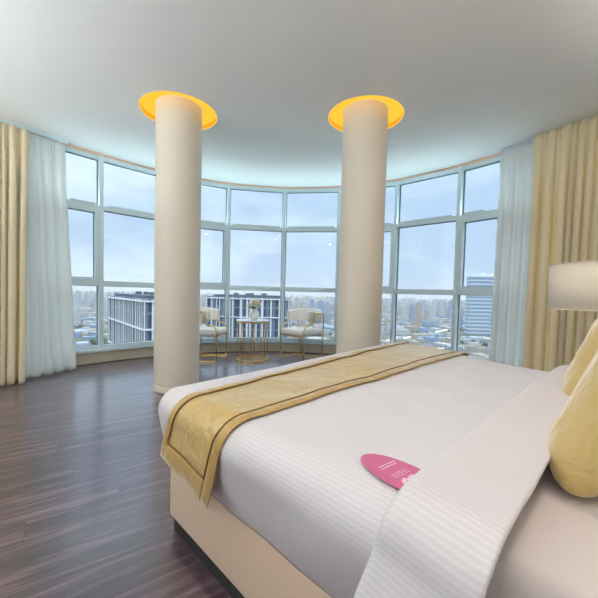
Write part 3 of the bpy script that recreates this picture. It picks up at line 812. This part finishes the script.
vs = [bm.verts.new((x, y, GZ)) for x, y in ((-16000, -3000), (16000, -3000), (16000, 20000), (-16000, 20000))]; bm.faces.new(vs)
struct(obj('ground', bm, city_ground()))
M['roof'] = plain('flat_roofs', rgb(150, 150, 146), .9, var=.1, scale=1)
CM = [facade_mat('facade_white', rgb(180, 184, 188), rgb(120, 136, 154), 4, 3.6, .5, .5),
      facade_mat('facade_sand', rgb(164, 158, 148), rgb(116, 120, 126), 4.5, 3.5, .45, .5),
      facade_mat('facade_grey', rgb(168, 174, 182), rgb(92, 108, 126), 3.2, 3.6, .6, .55),
      facade_mat('facade_blue_glass', rgb(150, 172, 196), rgb(92, 124, 158), 3, 3.8, .8, .7),
      facade_mat('facade_brown', rgb(178, 164, 152), rgb(104, 108, 116), 4, 3.4, .45, .5),
      facade_mat('facade_pale_blue', rgb(164, 178, 194), rgb(128, 148, 172), 5, 3.6, .5, .5)]
def building_mesh(kind, mat):
    """unit footprint, unit height, with parapet, stair head and plant on the roof"""
    bm = bmesh.new()
    if kind == 0:      # block with parapet
        add_box(bm, (0, 0, .47), (1, 1, .94)); 
        for sx, sy, lx, ly in ((0, .48, 1, .04), (0, -.48, 1, .04), (.48, 0, .04, .92), (-.48, 0, .04, .92)): add_box(bm, (sx, sy, .97), (lx, ly, .06))
        add_box(bm, (.18, -.1, 1.0), (.25, .3, .14)); add_box(bm, (-.25, .2, .97), (.14, .12, .07))
    elif kind == 1:    # stepped
        add_box(bm, (0, 0, .3), (1, 1, .6)); add_box(bm, (-.08, .05, .74), (.74, .8, .3)); add_box(bm, (-.1, .05, .95), (.3, .3, .14))
    elif kind == 2:    # L-shaped
        add_prism(bm, [(-.5, -.5), (.5, -.5), (.5, 0), (0, 0), (0, .5), (-.5, .5)], 0, .94); add_box(bm, (-.25, -.25, .99), (.26, .26, .12)); add_box(bm, (.3, -.25, .96), (.12, .12, .06))
    else:              # tower with podium and crown
        add_box(bm, (0, 0, .06), (1.3, 1.3, .12)); add_box(bm, (0, 0, .54), (.86, .86, .84)); add_box(bm, (0, 0, .98), (.6, .6, .06)); add_box(bm, (.1, .1, 1.02), (.25, .25, .06))
        for s in (-1, 1): add_box(bm, (s * .44, 0, .54), (.06, .4, .86))
    me = bpy.data.meshes.new('building'); bm.to_mesh(me); bm.free(); me.materials.append(mat); return me
BM = [[building_mesh(k, m) for m in CM] for k in range(4)]
rc = random.Random(31)
def place_building(me, x, y, w, d, h, rz):
    o = link(bpy.data.objects.new('city_building', me)); o.location = (x, y, GZ); o.scale = (w, d, h); o.rotation_euler.z = rz; return o
def dirpx(px): return (px - 299) / F
# individually placed mid-rises that the photo shows apart (pixel column, distance, width, height)
spec = [(403, 1650, 26, 96, 0, 3, 'white residential tower standing left in the right-hand city view'),
        (412, 1800, 24, 100, 3, 3, 'blue-grey tower just right of the white residential tower'),
        (420, 2150, 28, 104, 2, 3, 'grey tower third in the row of city towers at the right'),
        (431, 2050, 46, 92, 0, 0, 'broad white block in the middle of the right-hand city view'),
        (441, 2500, 38, 118, 5, 3, 'pale blue tower right of the broad white block'),
        (451, 2350, 32, 124, 3, 3, 'blue glass tower beside the mullion in the right-hand city view'),
        (398, 1250, 70, 34, 0, 1, 'low white stepped block at the foot of the white tower'),
        (312, 1900, 26, 110, 3, 3, 'slim blue tower above the right armchair'),
        (326, 1500, 34, 100, 2, 0, 'grey block behind the right armchair, beside the right column'),
        (322, 1900, 22, 104, 5, 3, 'pale tower between the slim blue tower and the grey block'),
        (300, 1700, 36, 70, 1, 0, 'sand-coloured block beyond the backrest of the right armchair')]
taken = [(dirpx(470) * 1300 + 70, 1320, 170)]
for px, D, w, h, m, k, lab in spec:
    x = dirpx(px) * D; o = place_building(BM[k][m], x, D, w, w * .7, h, .42); tag(o, lab, 'building'); taken.append((x, D, w))
n = 0
while n < 285:
    D = math.exp(rc.uniform(math.log(520), math.log(3600))); az = rc.uniform(-.92, .92)
    px = rc.uniform(60, 500); x = dirpx(px) * D
    if 105 < px < 285 and rc.random() < .75: continue
    if any(math.hypot(x - a, D - b) < (w + 52) * .72 for a, b, w in taken): continue
    tall = rc.random() < (.0 if D < 1300 else .22)
    if D < 1300: h = rc.uniform(6, 15); w = rc.uniform(22, 60)
    elif tall: h = rc.uniform(60, 128); w = rc.uniform(18, 32)
    else: h = rc.uniform(10, 34); w = rc.uniform(22, 54)
    k = 3 if tall else rc.randrange(3); m = rc.choice([0, 0, 1, 1, 2, 3, 4, 5])
    o = place_building(BM[k][m], x, D, w, w * rc.uniform(.6, 1), h, .42 + rc.choice([0, pi / 2]))
    taken.append((x, D, w)); n += 1
    if tall: tag(o, 'slender hazy tower among the city blocks far beyond the windows', 'building', 'hazy towers of the city')
    else: tag(o, 'low pale building in the city far below the windows', 'building', 'low buildings of the city')
bm = bmesh.new()
for k in range(6500):
    D = math.exp(rc.uniform(math.log(900), math.log(9000))); x = dirpx(rc.uniform(30, 530)) * D
    if any(math.hypot(x - a, D - b) < w * .9 + 26 for a, b, w in taken): continue
    h = rc.uniform(6, 22) if D < 2500 else rc.choice([rc.uniform(8, 40), rc.uniform(8, 40), rc.uniform(20, 60), rc.uniform(50, 118)])
    w = rc.uniform(12, 32); i0 = len(bm.faces); add_box(bm, (x, D, GZ + h / 2), (w, w * rc.uniform(.6, 1.2), h), rz=.42)
    bm.faces.ensure_lookup_table(); mi = rc.randrange(6)
    for f in bm.faces[i0:]: f.material_index = mi
o = obj('distant_buildings', bm, mats=CM); o['kind'] = 'stuff'; tag(o, 'mass of tiny hazy buildings stretching to the horizon beyond the windows', 'buildings')
M['tree'] = plain('tree_canopy', rgb(62, 80, 54), .9, var=.3, scale=.3)
bm = bmesh.new()
for k in range(1800):
    D = math.exp(rc.uniform(math.log(430), math.log(1500))); x = dirpx(rc.uniform(50, 520)) * D
    if any(math.hypot(x - a, D - b) < w * .72 + 8 for a, b, w in taken): continue
    if noise.noise(Vector((x * .004, D * .004, 0))) < -.05: continue
    r = rc.uniform(3, 7) if D > 1000 else rc.uniform(5, 10); bmesh.ops.create_icosphere(bm, subdivisions=1, radius=r, matrix=Matrix.Translation((x, D, GZ + r * .9)) @ Matrix.Diagonal((1, 1, .9, 1)))
o = obj('tree_canopy', bm, M['tree']); o['kind'] = 'stuff'; tag(o, 'dark green tree crowns scattered between the low city buildings', 'trees')
M['road'] = plain('pale_road', rgb(206, 202, 196), .9, var=.05, scale=.1)
for pts, wd, nm in (([(dirpx(372) * 1000, 1000), (dirpx(425) * 1250, 1250), (dirpx(470) * 1800, 1800)], 22, 'road'), ([(dirpx(380) * 860, 860), (dirpx(470) * 960, 960)], 16, 'road')):
    bm = bmesh.new()
    for a, b in zip(pts, pts[1:]): add_bar(bm, (a[0], a[1], GZ + .5), (b[0], b[1], GZ + .5), wd, 1.0)
    struct(obj(nm, bm, M['road']))

# near towers with white fins
M['fin'] = plain('white_fins', rgb(214, 222, 228), .5, var=.03, scale=.5)
M['tglass'] = facade_mat('tower_glass', rgb(112, 128, 148), rgb(64, 80, 102), 2.3, 3.6, .62, .85)
M['tglass2'] = facade_mat('tower_glass_bands', rgb(160, 182, 206), rgb(122, 150, 180), 400, 14.4, 1.0, .5)
M['tdark'] = plain('roof_plant', rgb(84, 96, 112), .7, var=.2, scale=.3)
def fin_tower(name, plan, top, rails, label, step, seed, face_ids, fw_):
    t = empty(name, (plan[0][0], plan[0][1], GZ)); tag(t, label, 'tower'); base = Vector((plan[0][0], plan[0][1], GZ)); r = random.Random(seed)
    L = lambda x, y, z: Vector((x, y, z)) - base
    bm = bmesh.new(); add_prism(bm, [(x - base.x, y - base.y) for x, y in plan], 0, top - 1.0 - GZ); obj('facade', bm, M['tglass'], t)
    fb = bmesh.new(); rb = bmesh.new()
    for i in face_ids:
        a = Vector((*plan[i], 0)); b = Vector((*plan[(i + 1) % len(plan)], 0)); d = (b - a); Ln = d.length; d.normalize(); s = 0
        nn = Vector((d.y, -d.x, 0))
        if nn.dot(a) > 0: nn = -nn
        while s <= Ln:
            p = a + d * s + nn * .15; w = fw_ * r.choice([.7, 1, 1.3]); dep = .16
            add_bar(fb, L(p.x, p.y, GZ + 2), L(p.x, p.y, top - 1.2), dep, w, up=d); s += step * r.choice([.6, 1, 1, 1.5])
        for z, hgt in rails:
            add_bar(rb, L(a.x + nn.x * .25, a.y + nn.y * .25, z), L(b.x + nn.x * .25, b.y + nn.y * .25, z), .4, hgt)
    obj('fins', fb, M['fin'], t); obj('rails', rb, M['fin'], t)
    c = Vector((sum(p[0] for p in plan) / len(plan), sum(p[1] for p in plan) / len(plan), 0)); pb = bmesh.new()
    pl = [(c.x + (x - c.x) * .86 - base.x, c.y + (y - c.y) * .86 - base.y) for x, y in plan]; add_prism(pb, pl, top - 1.2 - GZ, top - .3 - GZ)
    for k in range(5): add_box(pb, L(c.x + r.uniform(-6, 6), c.y + r.uniform(-4, 4), top - .1), (r.uniform(1, 2.5), r.uniform(1, 2), r.uniform(.6, 1.3)), rz=r.uniform(0, 1))
    obj('penthouse', pb, M['tdark'], t); return t
fin_tower('tower', [(-55, 98), (-32, 70), (-22.7, 77.6), (-44.5, 106)], .2, [(-1.3, .35), (-7.2, .35), (-14, .2)], 'dark glass tower with white vertical fins seen left of the left column', 1.7, 4, (0, 1), .36)
fin_tower('tower', [(-31, 114), (-18.8, 110), (-2.9, 112), (-4, 140), (-32, 142)], .5, [(-1.0, .4), (-7.0, .35), (-18, .3)], 'wide glass tower with white fins rising behind the round table', 1.9, 8, (0, 1), .55)
# banded tower at the far right, its lower part standing for a glass reflection
t = empty('tower', (dirpx(470) * 1300, 1300, GZ)); tag(t, 'blue slab tower with pale horizontal bands beside the right sheer curtain, lower part standing in for a pane reflection', 'tower')
bm = bmesh.new(); Wd = 140
add_box(bm, (Wd / 2, 18, 113), (Wd, 36, 226)); obj('facade', bm, M['tglass2'], t)
bm = bmesh.new()
for k in range(16): add_box(bm, (Wd / 2, 17, 8 + k * 14.4), (Wd + 2, 38, 3))
obj('bands', bm, M['fin'], t)
bm = bmesh.new(); add_box(bm, (Wd / 2, 18, 230), (Wd * .8, 22, 10)); add_box(bm, (Wd * .4, 18, 237), (14, 10, 6)); obj('penthouse', bm, M['fin'], t)

# haze over the city: a thin even volume ring
def haze():
    m = bpy.data.materials.new('haze'); m.use_nodes = True; nt = m.node_tree; nt.nodes.clear()
    out = nt.nodes.new('ShaderNodeOutputMaterial'); v = nt.nodes.new('ShaderNodeVolumeScatter')
    v.inputs['Color'].default_value = (.80, .90, 1, 1); v.inputs['Density'].default_value = .00011; v.inputs['Anisotropy'].default_value = .0
    nt.links.new(v.outputs[0], out.inputs['Volume']); return m
bm = bmesh.new(); R0, R1, Z0, Z1 = 260, 11000, GZ - 5, 45
sec = [[bm.verts.new((rr_ * math.sin(2 * pi * k / 48), rr_ * math.cos(2 * pi * k / 48), z)) for rr_, z in ((R0, Z0), (R1, Z0), (R1, Z1), (R0, Z1))] for k in range(48)]
for k in range(48):
    A, B = sec[k], sec[(k + 1) % 48]
    for q in range(4): bm.faces.new((A[q], A[(q + 1) % 4], B[(q + 1) % 4], B[q]))
bmesh.ops.recalc_face_normals(bm, faces=bm.faces)
hz = obj('haze', bm, haze()); hz['kind'] = 'stuff'; tag(hz, 'pale blue haze hanging over the city', 'haze')

# ------------------------------------------------------------------ sky
w = bpy.data.worlds.new('sky'); sc.world = w; w.use_nodes = True; nt = w.node_tree; nt.nodes.clear()
N = nt.nodes.new; K = nt.links.new
out = N('ShaderNodeOutputWorld'); bg = N('ShaderNodeBackground'); K(bg.outputs[0], out.inputs[0])
tc = N('ShaderNodeTexCoord'); sp = N('ShaderNodeSeparateXYZ'); K(tc.outputs['Generated'], sp.inputs[0])
cr = N('ShaderNodeValToRGB'); K(sp.outputs[2], cr.inputs[0]); e = cr.color_ramp.elements
e[0].position = 0; e[0].color = rgb(190, 206, 228); e[1].position = 1; e[1].color = (3.4, 3.55, 3.7, 1)
for p, c in ((.06, rgb(184, 205, 230)), (.22, rgb(178, 203, 230)), (.45, rgb(184, 208, 236)), (.60, (2.1, 2.2, 2.3, 1))):
    q = cr.color_ramp.elements.new(p); q.color = c
mp = N('ShaderNodeMapping'); mp.inputs['Scale'].default_value = (1, 1, 3.2); K(tc.outputs['Generated'], mp.inputs['Vector'])
nz = N('ShaderNodeTexNoise'); nz.inputs['Scale'].default_value = 2.6; nz.inputs['Detail'].default_value = 6; nz.inputs['Roughness'].default_value = .55; K(mp.outputs[0], nz.inputs['Vector'])
lx = N('ShaderNodeMath'); lx.operation = 'MULTIPLY_ADD'; lx.inputs[1].default_value = -.17; lx.inputs[2].default_value = 0; K(sp.outputs[0], lx.inputs[0])
ad = N('ShaderNodeMath'); ad.operation = 'ADD'; K(nz.outputs['Fac'], ad.inputs[0]); K(lx.outputs[0], ad.inputs[1])
mr = N('ShaderNodeMapRange'); mr.inputs[1].default_value = .46; mr.inputs[2].default_value = .78; K(ad.outputs[0], mr.inputs[0])
mx = N('ShaderNodeMix'); mx.data_type = 'RGBA'; mx.inputs[7].default_value = rgb(222, 238, 248); K(mr.outputs[0], mx.inputs[0]); K(cr.outputs[0], mx.inputs[6])
K(mx.outputs[2], bg.inputs[0]); bg.inputs[1].default_value = 1.0

# ------------------------------------------------------------------ sun and added fill lamps
def area(name, loc, size, energy, col, rot=(0, 0, 0), sy=None):
    l = bpy.data.lights.new(name, 'AREA'); l.energy = energy; l.color = col; l.size = size
    if sy: l.shape = 'RECTANGLE'; l.size_y = sy
    else: l.shape = 'DISK'
    o = link(bpy.data.objects.new(name, l)); o.location = loc; o.rotation_euler = rot; return o
sun = bpy.data.lights.new('sun', 'SUN'); sun.energy = .5; sun.angle = .05; sun.color = (1, .96, .9)
so = link(bpy.data.objects.new('sun', sun)); so.rotation_euler = (math.radians(48), 0, math.radians(-20))
M['fill_face'] = emit('fill_downlight_glow', (1, .86, .68, 1), 6)  # lens glow of the added downlights
# added warm downlights, unseen, in the ceiling behind and above the bed head
spots = [bed(1.55, .55, 0), bed(1.55, 1.75, 0), bed(1.2, -1.5, 0), bed(-.6, -1.9, 0)]
for k, p in enumerate(spots):
    d = empty('fill_downlight', (p.x, p.y, H)); tag(d, ('warm recessed downlight added in the unseen ceiling above the near pillow', 'warm recessed downlight added in the unseen ceiling above the far pillow', 'warm recessed downlight added in the unseen ceiling behind the bed side', 'warm recessed downlight added in the unseen ceiling over the bare floor')[k], 'ceiling light', 'added recessed downlights')
    bm = bmesh.new(); add_lathe(bm, [(.055, -.001), (.075, -.001), (.078, -.006), (.055, -.010), (.055, -.001)], 32); obj('bezel', bm, M['frame'], d, True)
    bm = bmesh.new(); add_lathe(bm, [(.0, -.003), (.055, -.003)], 32); obj('lens', bm, M['fill_face'], d)
    area('fill_downlight_lamp', (p.x, p.y, H - .02), .11, (8, 1.2, 5, 1.2)[k], (1, .80, .68))
# added unseen pelmet along the head wall, lighting the ceiling
q = bed(HW - .16, .9, 0); rz = math.atan2(V.y, V.x)
pel = empty('fill_pelmet', (q.x, q.y, 2.35), rz); tag(pel, 'added unseen white pelmet with an upward fill strip above the headboard', 'fill light')
bm = bmesh.new(); add_box(bm, (0, -.0, 0), (3.2, .24, .02)); add_box(bm, (0, .11, .05), (3.2, .02, .1)); obj('trough', bm, M['wall'], pel)
a = area('fill_pelmet_lamp', (q.x, q.y, 2.38), 3.1, 12, (1, .98, .97), (pi, 0, rz), .1)
for k, (p, lab) in enumerate(((bed(1.2, -2.0, 0), 'added slim brass uplighter in the unseen corner behind the bed side'), (bed(-1.2, -2.2, 0), 'added slim brass uplighter by the unseen rear wall'), (Vector((-4.0, 1.6, 0)), 'added slim brass uplighter by the left wall, out of view'))):  # added unseen uplighters that fill the room and ceiling
    f = empty('fill_uplighter', p); tag(f, lab, 'fill lamp', 'added brass uplighters')
    bm = bmesh.new(); add_lathe(bm, [(0, 0), (.13, 0), (.13, .012), (.02, .02), (.011, .04), (.011, 1.36), (.05, 1.38), (.15, 1.45), (.146, 1.45), (.05, 1.39), (0, 1.385)], 40); o = obj('stand', bm, M['brass'], f); autosmooth(o)
    area('fill_uplighter_lamp', (p.x, p.y, 1.44), .26, (17, 46, 50)[k], (.87, .96, 1), (pi, 0, 0))
# added light strips hidden on the upper transoms to brighten the bay ceiling
for k in range(1, 9):
    a, b = J[k], J[k + 1]; d = (b - a).normalized(); n = Vector((d.y, -d.x, 0)); m = (a + b) / 2
    w = bpy.data.objects[f'window_{k+1}']
    bm = bmesh.new(); f0_, f1_ = {1: (.62, .92), 8: (.08, .36)}.get(k, (.08, .92)); L = (b - a).length * (f1_ - f0_)
    A_ = a.lerp(b, f0_) - m; B_ = a.lerp(b, f1_) - m; mc = (A_ + B_) / 2 + m
    for dep, wd, z, h in ((-.005, .05, 2.198, .006), (.018, .005, 2.206, .022), (-.028, .005, 2.206, .022)):
        add_bar(bm, A_ + n * dep + Vector((0, 0, z)), B_ + n * dep + Vector((0, 0, z)), wd, h)
    obj('fill_strip', bm, M['frame'], w)
    ln = area('fill_strip_lamp', mc + n * -.005 + Vector((0, 0, 2.204)), L, 6.4 if 2 <= k <= 7 else 2.6, (.66, .92, 1), (0, 0, 0), .036)
    zax = -(Vector((0, 0, 1)) + n * 2.4).normalized(); xax = d; yax = zax.cross(xax)   # lamp shines along its -z
    ln.matrix_world = Matrix(((xax.x, yax.x, zax.x, ln.location.x), (xax.y, yax.y, zax.y, ln.location.y), (xax.z, yax.z, zax.z, ln.location.z), (0, 0, 0, 1)))
sc.view_settings.view_transform = 'Standard'; sc.view_settings.look = 'None'; sc.view_settings.exposure = 0.32; sc.view_settings.gamma = 1
sc.view_settings.use_curve_mapping = False
cy = sc.cycles; cy.use_denoising = True; cy.max_bounces = 10; cy.diffuse_bounces = 6; cy.glossy_bounces = 4; cy.transparent_max_bounces = 16; cy.transmission_bounces = 6; cy.volume_bounces = 0
cy.sample_clamp_indirect = 6; cy.caustics_reflective = False; cy.caustics_refractive = False
